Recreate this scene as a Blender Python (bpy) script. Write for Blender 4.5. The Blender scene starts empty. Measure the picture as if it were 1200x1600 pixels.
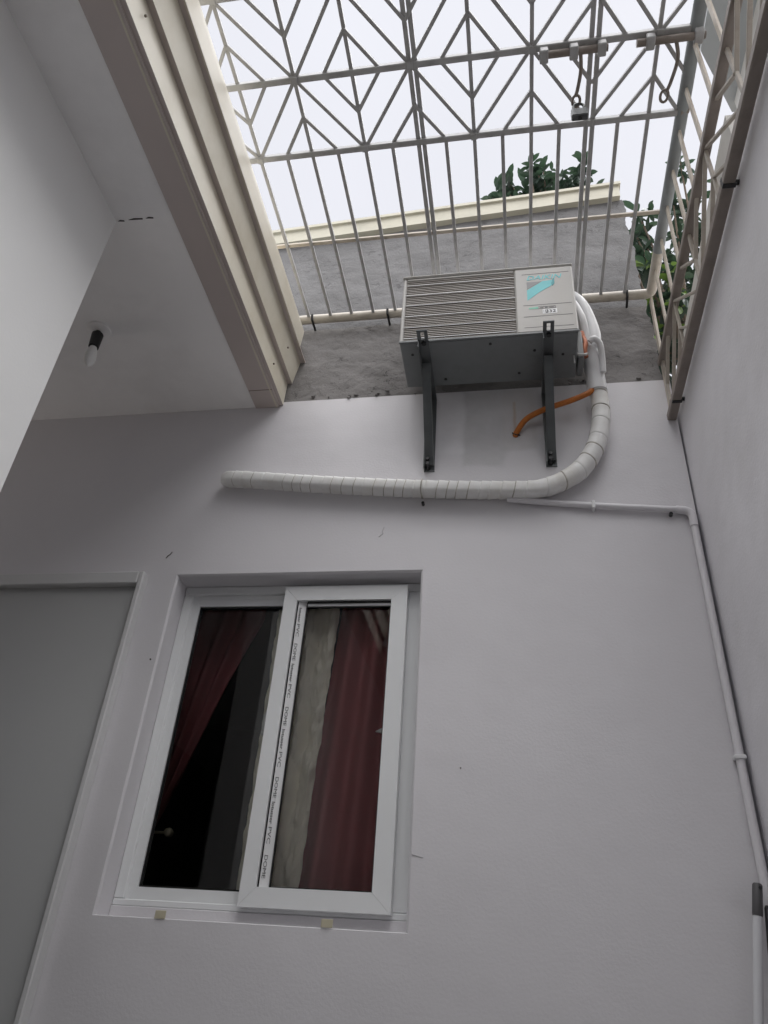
import bpy, math, random
from mathutils import Vector, Matrix, noise

# ------------------------------------------------------------------ camera, world, sun, exposure
SC = bpy.context.scene
COL = SC.collection
R = math.radians
CAM = Vector((0.0, -2.4, 0.95))
cam_d = bpy.data.cameras.new('camera')
cam = bpy.data.objects.new('camera', cam_d); COL.objects.link(cam)
rx = Vector((0.98604652, 0.15342874, 0.06459006))
ry = Vector((-0.03263279, 0.55862066, -0.82878107))      # points down in the picture
rz = Vector((-0.16324018, 0.81510893, 0.55583277))       # looks forward
M4 = Matrix((rx, -ry, -rz)).transposed().to_4x4(); M4.translation = CAM
cam.matrix_world = M4
cam_d.sensor_fit = 'HORIZONTAL'; cam_d.sensor_width = 36.0; cam_d.lens = 36.0*1178.6/1200.0
cam_d.clip_start = 0.02; cam_d.clip_end = 3000
SC.camera = cam

SUN_EL, SUN_AZ = 72.0, 125.0        # azimuth measured from +Y clockwise: light comes from behind the camera, over the right wall
wd = bpy.data.worlds.new('World'); SC.world = wd; wd.use_nodes = True
nt = wd.node_tree; nt.nodes.clear()
wo = nt.nodes.new('ShaderNodeOutputWorld'); wb = nt.nodes.new('ShaderNodeBackground')
sk = nt.nodes.new('ShaderNodeTexSky'); sk.sky_type = 'NISHITA'; sk.sun_disc = False
sk.sun_elevation = R(SUN_EL); sk.sun_rotation = R(SUN_AZ); sk.dust_density = 4.0; sk.air_density = 1.0; sk.ozone_density = 1.0
hs = nt.nodes.new('ShaderNodeHueSaturation'); hs.inputs['Saturation'].default_value = 0.10
cl = nt.nodes.new('ShaderNodeMix'); cl.data_type = 'RGBA'; cl.inputs[0].default_value = 0.85
cl.inputs[7].default_value = (3.95, 4.0, 4.34, 1)        # even cloud deck
tc = nt.nodes.new('ShaderNodeTexCoord'); ns = nt.nodes.new('ShaderNodeTexNoise')
ns.inputs['Scale'].default_value = 2.2; ns.inputs['Detail'].default_value = 4
mr = nt.nodes.new('ShaderNodeMapRange'); mr.inputs[3].default_value = 0.90; mr.inputs[4].default_value = 1.08
mul = nt.nodes.new('ShaderNodeMix'); mul.data_type = 'RGBA'; mul.blend_type = 'MULTIPLY'; mul.inputs[0].default_value = 1.0
nt.links.new(sk.outputs[0], hs.inputs['Color']); nt.links.new(hs.outputs[0], cl.inputs[6])
nt.links.new(tc.outputs['Generated'], ns.inputs['Vector']); nt.links.new(ns.outputs[0], mr.inputs[0])
nt.links.new(cl.outputs[2], mul.inputs[6]); nt.links.new(mr.outputs[0], mul.inputs[7])
nt.links.new(mul.outputs[2], wb.inputs['Color']); wb.inputs['Strength'].default_value = 0.05
nt.links.new(wb.outputs[0], wo.inputs['Surface'])

sun_d = bpy.data.lights.new('sun', 'SUN'); sun = bpy.data.objects.new('sun', sun_d); COL.objects.link(sun)
sun_d.energy = 1.5; sun_d.angle = R(90); sun_d.color = (1.0, 0.99, 0.985)
sdir = Vector((math.sin(R(SUN_AZ))*math.cos(R(SUN_EL)), math.cos(R(SUN_AZ))*math.cos(R(SUN_EL)), math.sin(R(SUN_EL))))
sun.rotation_euler = sdir.to_track_quat('Z', 'Y').to_euler(); sun.location = (0, -3, 12)

vs = SC.view_settings; vs.view_transform = 'Standard'; vs.look = 'None'; vs.gamma = 1.0; vs.exposure = 2.14
vs.use_curve_mapping = False
SC.cycles.max_bounces = 10; SC.cycles.diffuse_bounces = 6; SC.cycles.transparent_max_bounces = 16
SC.cycles.use_denoising = True; SC.cycles.use_adaptive_sampling = True; SC.cycles.adaptive_threshold = 0.015

rnd = random.Random(7)

# ------------------------------------------------------------------ materials
def mat(name, col, rough=0.6, var=0.06, vscale=6.0, bump=0.0, bscale=80.0, metal=0.0, dirt=None, dscale=3.0, damt=0.3, spec=0.4, detail=6):
    m = bpy.data.materials.new(name); m.use_nodes = True
    t = m.node_tree; N = t.nodes; b = N['Principled BSDF']
    b.inputs['Roughness'].default_value = rough; b.inputs['Metallic'].default_value = metal
    b.inputs['Specular IOR Level'].default_value = spec
    tx = N.new('ShaderNodeTexCoord')
    n1 = N.new('ShaderNodeTexNoise'); n1.inputs['Scale'].default_value = vscale; n1.inputs['Detail'].default_value = detail
    t.links.new(tx.outputs['Object'], n1.inputs['Vector'])
    mp = N.new('ShaderNodeMapRange'); mp.inputs[1].default_value = 0.25; mp.inputs[2].default_value = 0.75
    mp.inputs[3].default_value = 1-var; mp.inputs[4].default_value = 1+var
    t.links.new(n1.outputs[0], mp.inputs[0])
    mx = N.new('ShaderNodeMix'); mx.data_type = 'RGBA'; mx.blend_type = 'MULTIPLY'; mx.inputs[0].default_value = 1
    mx.inputs[6].default_value = (*col, 1); t.links.new(mp.outputs[0], mx.inputs[7])
    out = mx.outputs[2]
    if dirt:
        n2 = N.new('ShaderNodeTexNoise'); n2.inputs['Scale'].default_value = dscale; n2.inputs['Detail'].default_value = 8
        n2.inputs['Roughness'].default_value = 0.65
        t.links.new(tx.outputs['Object'], n2.inputs['Vector'])
        r2 = N.new('ShaderNodeMapRange'); r2.inputs[1].default_value = 0.48; r2.inputs[2].default_value = 0.72
        r2.inputs[3].default_value = 0; r2.inputs[4].default_value = damt
        t.links.new(n2.outputs[0], r2.inputs[0])
        m2 = N.new('ShaderNodeMix'); m2.data_type = 'RGBA'; t.links.new(r2.outputs[0], m2.inputs[0])
        t.links.new(out, m2.inputs[6]); m2.inputs[7].default_value = (*dirt, 1); out = m2.outputs[2]
    t.links.new(out, b.inputs['Base Color'])
    if bump:
        n3 = N.new('ShaderNodeTexNoise'); n3.inputs['Scale'].default_value = bscale; n3.inputs['Detail'].default_value = 5
        t.links.new(tx.outputs['Object'], n3.inputs['Vector'])
        bp = N.new('ShaderNodeBump'); bp.inputs['Strength'].default_value = bump; bp.inputs['Distance'].default_value = 0.01
        t.links.new(n3.outputs[0], bp.inputs['Height']); t.links.new(bp.outputs[0], b.inputs['Normal'])
    return m

def add_waves(m, scale, dist, strength):
    """slow trowel waves under the fine grain"""
    t = m.node_tree; N = t.nodes; b = N['Principled BSDF']
    tx = N.new('ShaderNodeTexCoord'); n3 = N.new('ShaderNodeTexNoise'); n3.inputs['Scale'].default_value = scale; n3.inputs['Detail'].default_value = 2
    t.links.new(tx.outputs['Object'], n3.inputs['Vector'])
    bp = N.new('ShaderNodeBump'); bp.inputs['Strength'].default_value = strength; bp.inputs['Distance'].default_value = dist
    t.links.new(n3.outputs[0], bp.inputs['Height'])
    if b.inputs['Normal'].links:
        old = b.inputs['Normal'].links[0].from_node; t.links.new(bp.outputs[0], old.inputs['Normal'])
    else: t.links.new(bp.outputs[0], b.inputs['Normal'])

def base_socket(m):
    b = m.node_tree.nodes['Principled BSDF']
    return b, b.inputs['Base Color'].links[0].from_socket

def add_rect_stain(m, x0, x1, z0, z1, col, amt, soft=0.012, wob=0.03, wscale=9):
    """a smeared repair patch in object space (x, z), with an uneven edge"""
    t = m.node_tree; N = t.nodes; b, src = base_socket(m)
    tx = N.new('ShaderNodeTexCoord'); nz = N.new('ShaderNodeTexNoise'); nz.inputs['Scale'].default_value = wscale
    t.links.new(tx.outputs['Object'], nz.inputs['Vector'])
    sb = N.new('ShaderNodeVectorMath'); sb.operation = 'SUBTRACT'; sb.inputs[1].default_value = (0.5, 0.5, 0.5)
    t.links.new(nz.outputs['Color'], sb.inputs[0])
    sc_ = N.new('ShaderNodeVectorMath'); sc_.operation = 'SCALE'; sc_.inputs['Scale'].default_value = wob
    t.links.new(sb.outputs[0], sc_.inputs[0])
    ad = N.new('ShaderNodeVectorMath'); ad.operation = 'ADD'
    t.links.new(tx.outputs['Object'], ad.inputs[0]); t.links.new(sc_.outputs[0], ad.inputs[1])
    sp = N.new('ShaderNodeSeparateXYZ'); t.links.new(ad.outputs[0], sp.inputs[0])
    prod = None
    for ax, lo, hi in (('X', x0, x1), ('Z', z0, z1)):
        for v, sgn in ((lo, 1), (hi, -1)):
            r_ = N.new('ShaderNodeMapRange'); r_.interpolation_type = 'SMOOTHSTEP'
            if sgn > 0: r_.inputs[1].default_value = v-soft; r_.inputs[2].default_value = v+soft; r_.inputs[3].default_value = 0; r_.inputs[4].default_value = 1
            else: r_.inputs[1].default_value = v-soft; r_.inputs[2].default_value = v+soft; r_.inputs[3].default_value = 1; r_.inputs[4].default_value = 0
            t.links.new(sp.outputs[ax], r_.inputs[0])
            if prod is None: prod = r_.outputs[0]
            else:
                q = N.new('ShaderNodeMath'); q.operation = 'MULTIPLY'; t.links.new(prod, q.inputs[0]); t.links.new(r_.outputs[0], q.inputs[1]); prod = q.outputs[0]
    n2 = N.new('ShaderNodeTexNoise'); n2.inputs['Scale'].default_value = 22; n2.inputs['Detail'].default_value = 6
    t.links.new(tx.outputs['Object'], n2.inputs['Vector'])
    q = N.new('ShaderNodeMapRange'); q.inputs[1].default_value = .3; q.inputs[2].default_value = .7; q.inputs[3].default_value = amt*.55; q.inputs[4].default_value = amt
    t.links.new(n2.outputs[0], q.inputs[0])
    q2 = N.new('ShaderNodeMath'); q2.operation = 'MULTIPLY'; t.links.new(prod, q2.inputs[0]); t.links.new(q.outputs[0], q2.inputs[1])
    mx = N.new('ShaderNodeMix'); mx.data_type = 'RGBA'; t.links.new(q2.outputs[0], mx.inputs[0]); t.links.new(src, mx.inputs[6])
    mx.inputs[7].default_value = (*col, 1); t.links.new(mx.outputs[2], b.inputs['Base Color'])

MAT = {}
MAT['wall'] = mat('wall_paint', (0.66, 0.645, 0.665), 0.55, 0.035, 1.3, 0.06, 110, dirt=(0.56, 0.54, 0.55), dscale=1.1, damt=0.3)
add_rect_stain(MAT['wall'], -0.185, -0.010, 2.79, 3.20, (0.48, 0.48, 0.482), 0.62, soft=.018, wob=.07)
add_rect_stain(MAT['wall'], -0.275, -0.172, 2.86, 3.19, (0.80, 0.79, 0.81), 0.6)
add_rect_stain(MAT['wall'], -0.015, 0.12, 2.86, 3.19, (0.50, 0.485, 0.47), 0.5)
add_rect_stain(MAT['wall'], 0.030, 0.040, 2.93, 3.12, (0.45, 0.30, 0.17), 0.6, soft=0.006, wob=0.012, wscale=14)
MAT['wall_r'] = mat('side_wall_paint', (0.765, 0.755, 0.78), 0.6, 0.04, 1.5, 0.12, 110, dirt=(0.50, 0.49, 0.48), dscale=1.3, damt=0.35)
MAT['wall_l'] = mat('near_wall_paint', (0.78, 0.78, 0.775), 0.7, 0.02, 1.0, 0.05, 120)
add_waves(MAT['wall'], 3.5, 0.02, 0.35); add_waves(MAT['wall_r'], 3.0, 0.03, 0.4)
MAT['ceiling'] = mat('ceiling_paint', (0.90, 0.89, 0.885), 0.7, 0.03, 1.8, 0.04, 90, dirt=(0.5, 0.49, 0.48), dscale=2.2, damt=0.2)
MAT['taupe'] = mat('taupe_board_and_step_shade', (0.50, 0.44, 0.415), 0.5, 0.05, 3, 0.03, 60)
MAT['cream'] = mat('cream_metal', (0.62, 0.58, 0.485), 0.42, 0.06, 3, 0.03, 30, dirt=(0.50, 0.44, 0.33), dscale=4, damt=0.55)
MAT['cream_dark'] = mat('seam_rivet_brown', (0.16, 0.13, 0.10), 0.7)  # brown of the rivets and the board joint
MAT['grille'] = mat('grille_paint', (0.43, 0.43, 0.435), 0.45, 0.12, 14, 0.05, 120, dirt=(0.17, 0.15, 0.135), dscale=12, damt=0.5)
MAT['grille_tube'] = mat('tube_paint', (0.50, 0.46, 0.40), 0.45, 0.12, 9, 0.05, 90, dirt=(0.24, 0.20, 0.15), dscale=6, damt=0.6)
MAT['tube_shaded'] = mat('tube_paint_shaded', (0.27, 0.29, 0.295), 0.45, 0.12, 9, 0.05, 90, dirt=(0.15, 0.15, 0.145), dscale=6, damt=0.5)
MAT['grille_cream'] = mat('bar_cream', (0.58, 0.52, 0.44), 0.5, 0.12, 12, 0.05, 110, dirt=(0.28, 0.21, 0.15), dscale=9, damt=0.6)
MAT['grille2'] = mat('side_grille_paint', (0.40, 0.36, 0.31), 0.5, 0.15, 12, 0.06, 120, dirt=(0.19, 0.14, 0.10), dscale=10, damt=0.65)
MAT['rail_brown'] = mat('angle_rail_paint', (0.25, 0.215, 0.19), 0.5, 0.12, 10, 0.05, 110, dirt=(0.12, 0.095, 0.08), dscale=8, damt=0.5)
MAT['steel'] = mat('dark_steel', (0.11, 0.118, 0.12), 0.45, 0.15, 18, 0.03, 90, metal=0.3)
MAT['black'] = mat('black_plastic', (0.02, 0.02, 0.021), 0.45, 0.1, 20)
MAT['brass'] = mat('padlock_metal', (0.10, 0.105, 0.11), 0.45, 0.1, 20, metal=0.4)
MAT['pvc'] = mat('white_pvc', (0.74, 0.74, 0.745), 0.35, 0.02, 6, 0.01, 60)
MAT['pipe_paint'] = mat('painted_over_pvc', (0.69, 0.675, 0.695), 0.42, 0.04, 5, 0.02, 70)
MAT['pvc_frame'] = mat('white_upvc', (0.76, 0.77, 0.775), 0.28, 0.02, 4, 0.01, 60)
MAT['duct'] = mat('pipe_tape', (0.80, 0.797, 0.78), 0.5, 0.05, 9, 0.06, 50, dirt=(0.50, 0.46, 0.38), dscale=7, damt=0.4)
MAT['duct_seam'] = mat('tape_edge_dirt', (0.47, 0.44, 0.39), 0.8, 0.35, 40)
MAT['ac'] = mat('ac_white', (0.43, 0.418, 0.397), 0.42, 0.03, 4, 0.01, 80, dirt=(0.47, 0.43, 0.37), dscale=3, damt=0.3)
MAT['ac_dark'] = mat('ac_base_grey', (0.185, 0.195, 0.198), 0.42, 0.12, 9, 0.02, 60, dirt=(0.09, 0.09, 0.09), dscale=9, damt=0.4)
MAT['ac_slat'] = mat('ac_slat', (0.25, 0.225, 0.20), 0.5, 0.08, 9)
MAT['coil'] = mat('coil_dark', (0.085, 0.08, 0.072), 0.6, 0.15, 30)
MAT['cyan'] = mat('logo_cyan', (0.13, 0.52, 0.55), 0.45, 0.05, 8)
MAT['cyan_dark'] = mat('logo_teal', (0.04, 0.30, 0.33), 0.45)
MAT['logo_grey'] = mat('logo_grey', (0.27, 0.27, 0.275), 0.5)
MAT['green'] = mat('logo_green', (0.20, 0.52, 0.38), 0.45)
MAT['line'] = mat('print_grey', (0.18, 0.18, 0.18), 0.6)
MAT['orange'] = mat('orange_hose', (0.52, 0.16, 0.025), 0.4, 0.08, 20, dirt=(0.22, 0.08, 0.02), dscale=25, damt=0.5)
MAT['copper'] = mat('copper', (0.36, 0.13, 0.07), 0.5, 0.1, 20, metal=0.4)
MAT['foil'] = mat('grey_wire', (0.42, 0.42, 0.41), 0.35, 0.1, 20)
MAT['door'] = mat('door_grey', (0.45, 0.455, 0.452), 0.5, 0.02, 2, 0.02, 80)
MAT['door_frame'] = mat('door_frame_paint', (0.60, 0.60, 0.60), 0.4, 0.03, 3, 0.02, 60)
MAT['curtain_red'] = mat('maroon_curtain', (0.40, 0.145, 0.155), 0.8, 0.10, 5, 0.15, 300)
MAT['curtain_white'] = mat('satin_curtain', (0.90, 0.86, 0.74), 0.30, 0.06, 5, 0.04, 40, spec=0.6)
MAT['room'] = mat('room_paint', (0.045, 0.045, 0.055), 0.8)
MAT['tape'] = mat('masking_tape', (0.50, 0.46, 0.34), 0.7, 0.08, 20)
MAT['gasket'] = mat('black_gasket', (0.012, 0.012, 0.012), 0.5)
MAT['chip'] = mat('bare_chip', (0.05, 0.045, 0.04), 0.9)
MAT['scuff'] = mat('faint_scuff', (0.47, 0.46, 0.465), 0.9, 0.3, 40)
MAT['cap'] = mat('coping_cream', (0.50, 0.475, 0.385), 0.6, 0.07, 4, 0.05, 50, dirt=(0.34, 0.32, 0.26), dscale=5, damt=0.5)
MAT['pale'] = mat('pale_render', (0.62, 0.61, 0.58), 0.7, 0.06, 3, 0.1, 60, dirt=(0.42, 0.40, 0.37), dscale=4, damt=0.4)
MAT['eave'] = mat('grey_eave', (0.38, 0.40, 0.41), 0.6, 0.05, 3)
MAT['floor'] = mat('floor_tile_grey', (0.27, 0.265, 0.26), 0.6, 0.06, 4, 0.05, 60)
MAT['ground'] = mat('soil', (0.34, 0.31, 0.28), 0.9, 0.2, 2, 0.3, 20)
MAT['handle_grey'] = mat('grey_grip', (0.075, 0.072, 0.075), 0.5)
MAT['pole_white'] = mat('pole_white', (0.60, 0.60, 0.62), 0.35, 0.03, 6)
MAT['bulb'] = mat('bulb_opal', (0.85, 0.85, 0.84), 0.3, 0.02, 5)
MAT['bark'] = mat('bark', (0.13, 0.10, 0.075), 0.85, 0.2, 12, 0.4, 40)

def cement(name, col, col2, low):
    m = mat(name, col, 0.85, 0.16, 3.0, 0.0, 1, dirt=col2, dscale=2.3, damt=0.7, detail=10)
    t = m.node_tree; N = t.nodes; b, src = base_socket(m)
    tx = N.new('ShaderNodeTexCoord')
    mpn = N.new('ShaderNodeMapping'); mpn.inputs['Scale'].default_value = (7, 7, 16); mpn.inputs['Rotation'].default_value = (0, R(12), 0)
    t.links.new(tx.outputs['Object'], mpn.inputs[0])
    w = N.new('ShaderNodeTexNoise'); w.inputs['Scale'].default_value = 1.6; w.inputs['Detail'].default_value = 8; w.inputs['Distortion'].default_value = 1.2
    t.links.new(mpn.outputs[0], w.inputs['Vector'])
    # trowel scratches: thin lines where the warped noise crosses its middle value
    a = N.new('ShaderNodeMath'); a.operation = 'SUBTRACT'; a.inputs[1].default_value = 0.5; t.links.new(w.outputs[0], a.inputs[0])
    a2 = N.new('ShaderNodeMath'); a2.operation = 'ABSOLUTE'; t.links.new(a.outputs[0], a2.inputs[0])
    li = N.new('ShaderNodeMapRange'); li.inputs[1].default_value = 0.0; li.inputs[2].default_value = 0.011; li.inputs[3].default_value = 1; li.inputs[4].default_value = 0
    t.links.new(a2.outputs[0], li.inputs[0])
    gate = N.new('ShaderNodeTexNoise'); gate.inputs['Scale'].default_value = 5; gate.inputs['Detail'].default_value = 3
    t.links.new(tx.outputs['Object'], gate.inputs['Vector'])
    gr = N.new('ShaderNodeMapRange'); gr.inputs[1].default_value = 0.47; gr.inputs[2].default_value = 0.58; t.links.new(gate.outputs[0], gr.inputs[0])
    li2 = N.new('ShaderNodeMath'); li2.operation = 'MULTIPLY'; t.links.new(li.outputs[0], li2.inputs[0]); t.links.new(gr.outputs[0], li2.inputs[1])
    li3 = N.new('ShaderNodeMath'); li3.operation = 'MULTIPLY'; li3.inputs[1].default_value = 0.9; t.links.new(li2.outputs[0], li3.inputs[0])
    mx = N.new('ShaderNodeMix'); mx.data_type = 'RGBA'; t.links.new(li3.outputs[0], mx.inputs[0]); t.links.new(src, mx.inputs[6])
    mx.inputs[7].default_value = (*low, 1); t.links.new(mx.outputs[2], b.inputs['Base Color'])
    f = N.new('ShaderNodeTexNoise'); f.inputs['Scale'].default_value = 60; f.inputs['Detail'].default_value = 9; f.inputs['Roughness'].default_value = .7
    t.links.new(tx.outputs['Object'], f.inputs['Vector'])
    s = N.new('ShaderNodeMath'); s.operation = 'SUBTRACT'; t.links.new(f.outputs[0], s.inputs[0]); t.links.new(li2.outputs[0], s.inputs[1])
    bp = N.new('ShaderNodeBump'); bp.inputs['Strength'].default_value = 0.6; bp.inputs['Distance'].default_value = 0.008
    t.links.new(s.outputs[0], bp.inputs['Height']); t.links.new(bp.outputs[0], b.inputs['Normal'])
    return m
MAT['cement_lo'] = cement('lower_cement', (0.21, 0.20, 0.195), (0.15, 0.142, 0.138), (0.05, 0.045, 0.045))
MAT['cement_hi'] = cement('upper_cement', (0.185, 0.182, 0.183), (0.14, 0.137, 0.137), (0.09, 0.085, 0.085))

def leaf_mat(name, col, tr):
    m = bpy.data.materials.new(name); m.use_nodes = True; t = m.node_tree; N = t.nodes; b = N['Principled BSDF']; o = N['Material Output']
    oi = N.new('ShaderNodeObjectInfo'); mp = N.new('ShaderNodeMapRange'); mp.inputs[3].default_value = 0.6; mp.inputs[4].default_value = 1.5
    t.links.new(oi.outputs['Random'], mp.inputs[0])
    mx = N.new('ShaderNodeMix'); mx.data_type = 'RGBA'; mx.blend_type = 'MULTIPLY'; mx.inputs[0].default_value = 1; mx.inputs[6].default_value = (*col, 1)
    t.links.new(mp.outputs[0], mx.inputs[7]); t.links.new(mx.outputs[2], b.inputs['Base Color']); b.inputs['Roughness'].default_value = .4
    tl = N.new('ShaderNodeBsdfTranslucent'); tl.inputs[0].default_value = (*tr, 1)
    ms = N.new('ShaderNodeMixShader'); ms.inputs[0].default_value = 0.22
    t.links.new(b.outputs[0], ms.inputs[1]); t.links.new(tl.outputs[0], ms.inputs[2]); t.links.new(ms.outputs[0], o.inputs['Surface'])
    return m
MAT['leaf'] = leaf_mat('leaf_green', (0.032, 0.056, 0.042), (0.06, 0.11, 0.06))
MAT['leaf_pale'] = leaf_mat('leaf_yellow_green', (0.085, 0.14, 0.035), (0.17, 0.28, 0.05))

def glass_mat():
    m = bpy.data.materials.new('window_glass'); m.use_nodes = True; t = m.node_tree; N = t.nodes; o = N['Material Output']
    N.remove(N['Principled BSDF'])
    tr = N.new('ShaderNodeBsdfTransparent'); tr.inputs[0].default_value = (0.97, 0.97, 0.965, 1)
    gl = N.new('ShaderNodeBsdfGlossy'); gl.inputs['Roughness'].default_value = 0.01
    fr = N.new('ShaderNodeFresnel'); fr.inputs[0].default_value = 1.5
    ms = N.new('ShaderNodeMixShader'); t.links.new(fr.outputs[0], ms.inputs[0]); t.links.new(tr.outputs[0], ms.inputs[1]); t.links.new(gl.outputs[0], ms.inputs[2])
    t.links.new(ms.outputs[0], o.inputs['Surface'])
    return m
MAT['glass'] = glass_mat()

# ------------------------------------------------------------------ mesh helpers
def wloc(o):
    v = Vector((0, 0, 0))
    while o is not None: v = v + o.location; o = o.parent
    return v

class MB:
    def __init__(s): s.v = []; s.f = []; s.m = []
    def add(s, vs_, fs, mi=0):
        k = len(s.v); s.v += [Vector(q) for q in vs_]; s.f += [[i+k for i in f] for f in fs]; s.m += [mi]*len(fs); return s
    def box(s, x0, x1, y0, y1, z0, z1, mi=0, bv=0.0):
        if bv <= 0:
            return s.add([(x0,y0,z0),(x1,y0,z0),(x1,y1,z0),(x0,y1,z0),(x0,y0,z1),(x1,y0,z1),(x1,y1,z1),(x0,y1,z1)],
                  [(0,3,2,1),(4,5,6,7),(0,1,5,4),(1,2,6,5),(2,3,7,6),(3,0,4,7)], mi)
        b = bv; V = []
        for sx, X in ((1, x0), (-1, x1)):
            for sy, Y in ((1, y0), (-1, y1)):
                for sz, Zc in ((1, z0), (-1, z1)):
                    V += [(X, Y+sy*b, Zc+sz*b), (X+sx*b, Y, Zc+sz*b), (X+sx*b, Y+sy*b, Zc)]
        def i(a, b_, c, k): return (a*4+b_*2+c)*3+k
        F = []
        F += [(i(0,0,0,0),i(0,0,1,0),i(0,1,1,0),i(0,1,0,0)), (i(1,0,0,0),i(1,1,0,0),i(1,1,1,0),i(1,0,1,0))]
        F += [(i(0,0,0,1),i(1,0,0,1),i(1,0,1,1),i(0,0,1,1)), (i(0,1,0,1),i(0,1,1,1),i(1,1,1,1),i(1,1,0,1))]
        F += [(i(0,0,0,2),i(0,1,0,2),i(1,1,0,2),i(1,0,0,2)), (i(0,0,1,2),i(1,0,1,2),i(1,1,1,2),i(0,1,1,2))]
        for b1 in (0, 1):
            for b2 in (0, 1):
                F.append((i(b1,b2,0,0),i(b1,b2,1,0),i(b1,b2,1,1),i(b1,b2,0,1)))
                F.append((i(b1,0,b2,0),i(b1,1,b2,0),i(b1,1,b2,2),i(b1,0,b2,2)))
                F.append((i(0,b1,b2,1),i(1,b1,b2,1),i(1,b1,b2,2),i(0,b1,b2,2)))
        for a in (0, 1):
            for b_ in (0, 1):
                for c in (0, 1): F.append((i(a,b_,c,0),i(a,b_,c,1),i(a,b_,c,2)))
        return s.add(V, F, mi)
    def poly_y(s, pts, y0, y1, mi=0):
        """pts (x,z) extruded along y"""
        n = len(pts); V = [(x, y0, z) for x, z in pts] + [(x, y1, z) for x, z in pts]
        return s.add(V, [tuple(range(n)), tuple(range(2*n-1, n-1, -1))] + [(i, (i+1) % n, n+(i+1) % n, n+i) for i in range(n)], mi)
    def poly_z(s, pts, z0, z1, mi=0):
        n = len(pts); V = [(x, y, z0) for x, y in pts] + [(x, y, z1) for x, y in pts]
        return s.add(V, [tuple(range(n)), tuple(range(2*n-1, n-1, -1))] + [(i, (i+1) % n, n+(i+1) % n, n+i) for i in range(n)], mi)
    def poly_x(s, pts, x0, x1, mi=0):
        n = len(pts); V = [(x0, y, z) for y, z in pts] + [(x1, y, z) for y, z in pts]
        return s.add(V, [tuple(range(n)), tuple(range(2*n-1, n-1, -1))] + [(i, (i+1) % n, n+(i+1) % n, n+i) for i in range(n)], mi)
    def tube(s, path, rad, n=12, cap=True, flat=1.0, mi=None, up=Vector((0, 0, 1)), sq=None, slant=0.0):
        """rad: number or list; flat: scale of the second axis; mi: list of material index per segment"""
        path = [Vector(p) for p in path]; k = len(s.v); m = len(path)
        rad = rad if isinstance(rad, (list, tuple)) else [rad]*m
        pa = None
        for i, p in enumerate(path):
            d = (path[min(i+1, m-1)] - path[max(i-1, 0)]).normalized()
            if pa is None:
                a = up if abs(d.dot(up)) < .95 else Vector((0, 1, 0)); a = (a - d*a.dot(d)).normalized()
            else: a = (pa - d*pa.dot(d)).normalized()
            pa = a; b = d.cross(a)
            for j in range(n):
                t = 2*math.pi*j/n; c_, s__ = math.cos(t), math.sin(t); fl = flat[i] if isinstance(flat, list) else flat
                if sq:          # squarish section: sq[i] = 1 round, smaller = boxier
                    e_ = sq[i]; c_ = math.copysign(abs(c_)**e_, c_); s__ = math.copysign(abs(s__)**e_, s__)
                s.v.append(p + a*c_*rad[i] + b*s__*rad[i]*fl + d*(slant*(c_*.7+s__)))
        for i in range(m-1):
            for j in range(n):
                s.f.append((k+i*n+j, k+i*n+(j+1) % n, k+(i+1)*n+(j+1) % n, k+(i+1)*n+j)); s.m.append(mi[i] if mi else 0)
        if cap:
            s.f.append(tuple(k+j for j in range(n-1, -1, -1))); s.m.append(mi[0] if mi else 0)
            s.f.append(tuple(k+(m-1)*n+j for j in range(n))); s.m.append(mi[-1] if mi else 0)
        return s
    def build(s, name, mats, parent=None, smooth=False, loc=None):
        me = bpy.data.meshes.new(name)
        org = Vector(loc) if loc is not None else (wloc(parent) if parent else Vector((0, 0, 0)))
        me.from_pydata([tuple(q-org) for q in s.v], [], s.f)
        mats = mats if isinstance(mats, (list, tuple)) else [mats]
        for q in mats: me.materials.append(MAT[q])
        if len(mats) > 1: me.polygons.foreach_set('material_index', s.m)
        me.validate(); me.update()
        import bmesh
        bm = bmesh.new(); bm.from_mesh(me); bmesh.ops.recalc_face_normals(bm, faces=bm.faces); bm.to_mesh(me); bm.free()
        if smooth:
            me.shade_smooth(); me.set_sharp_from_angle(angle=R(40))
        o = bpy.data.objects.new(name, me); COL.objects.link(o)
        if parent is not None: o.parent = parent; o.location = org - wloc(parent)
        else: o.location = org
        return o

def tag(o, label, cat, group=None, kind=None):
    if label: o['label'] = label
    if cat: o['category'] = cat
    if group: o['group'] = group
    if kind: o['kind'] = kind
    return o
def thing(name, label, cat, loc=(0, 0, 0), group=None):
    o = bpy.data.objects.new(name, None); o.empty_display_size = .05; COL.objects.link(o); o.location = loc
    return tag(o, label, cat, group)

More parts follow.
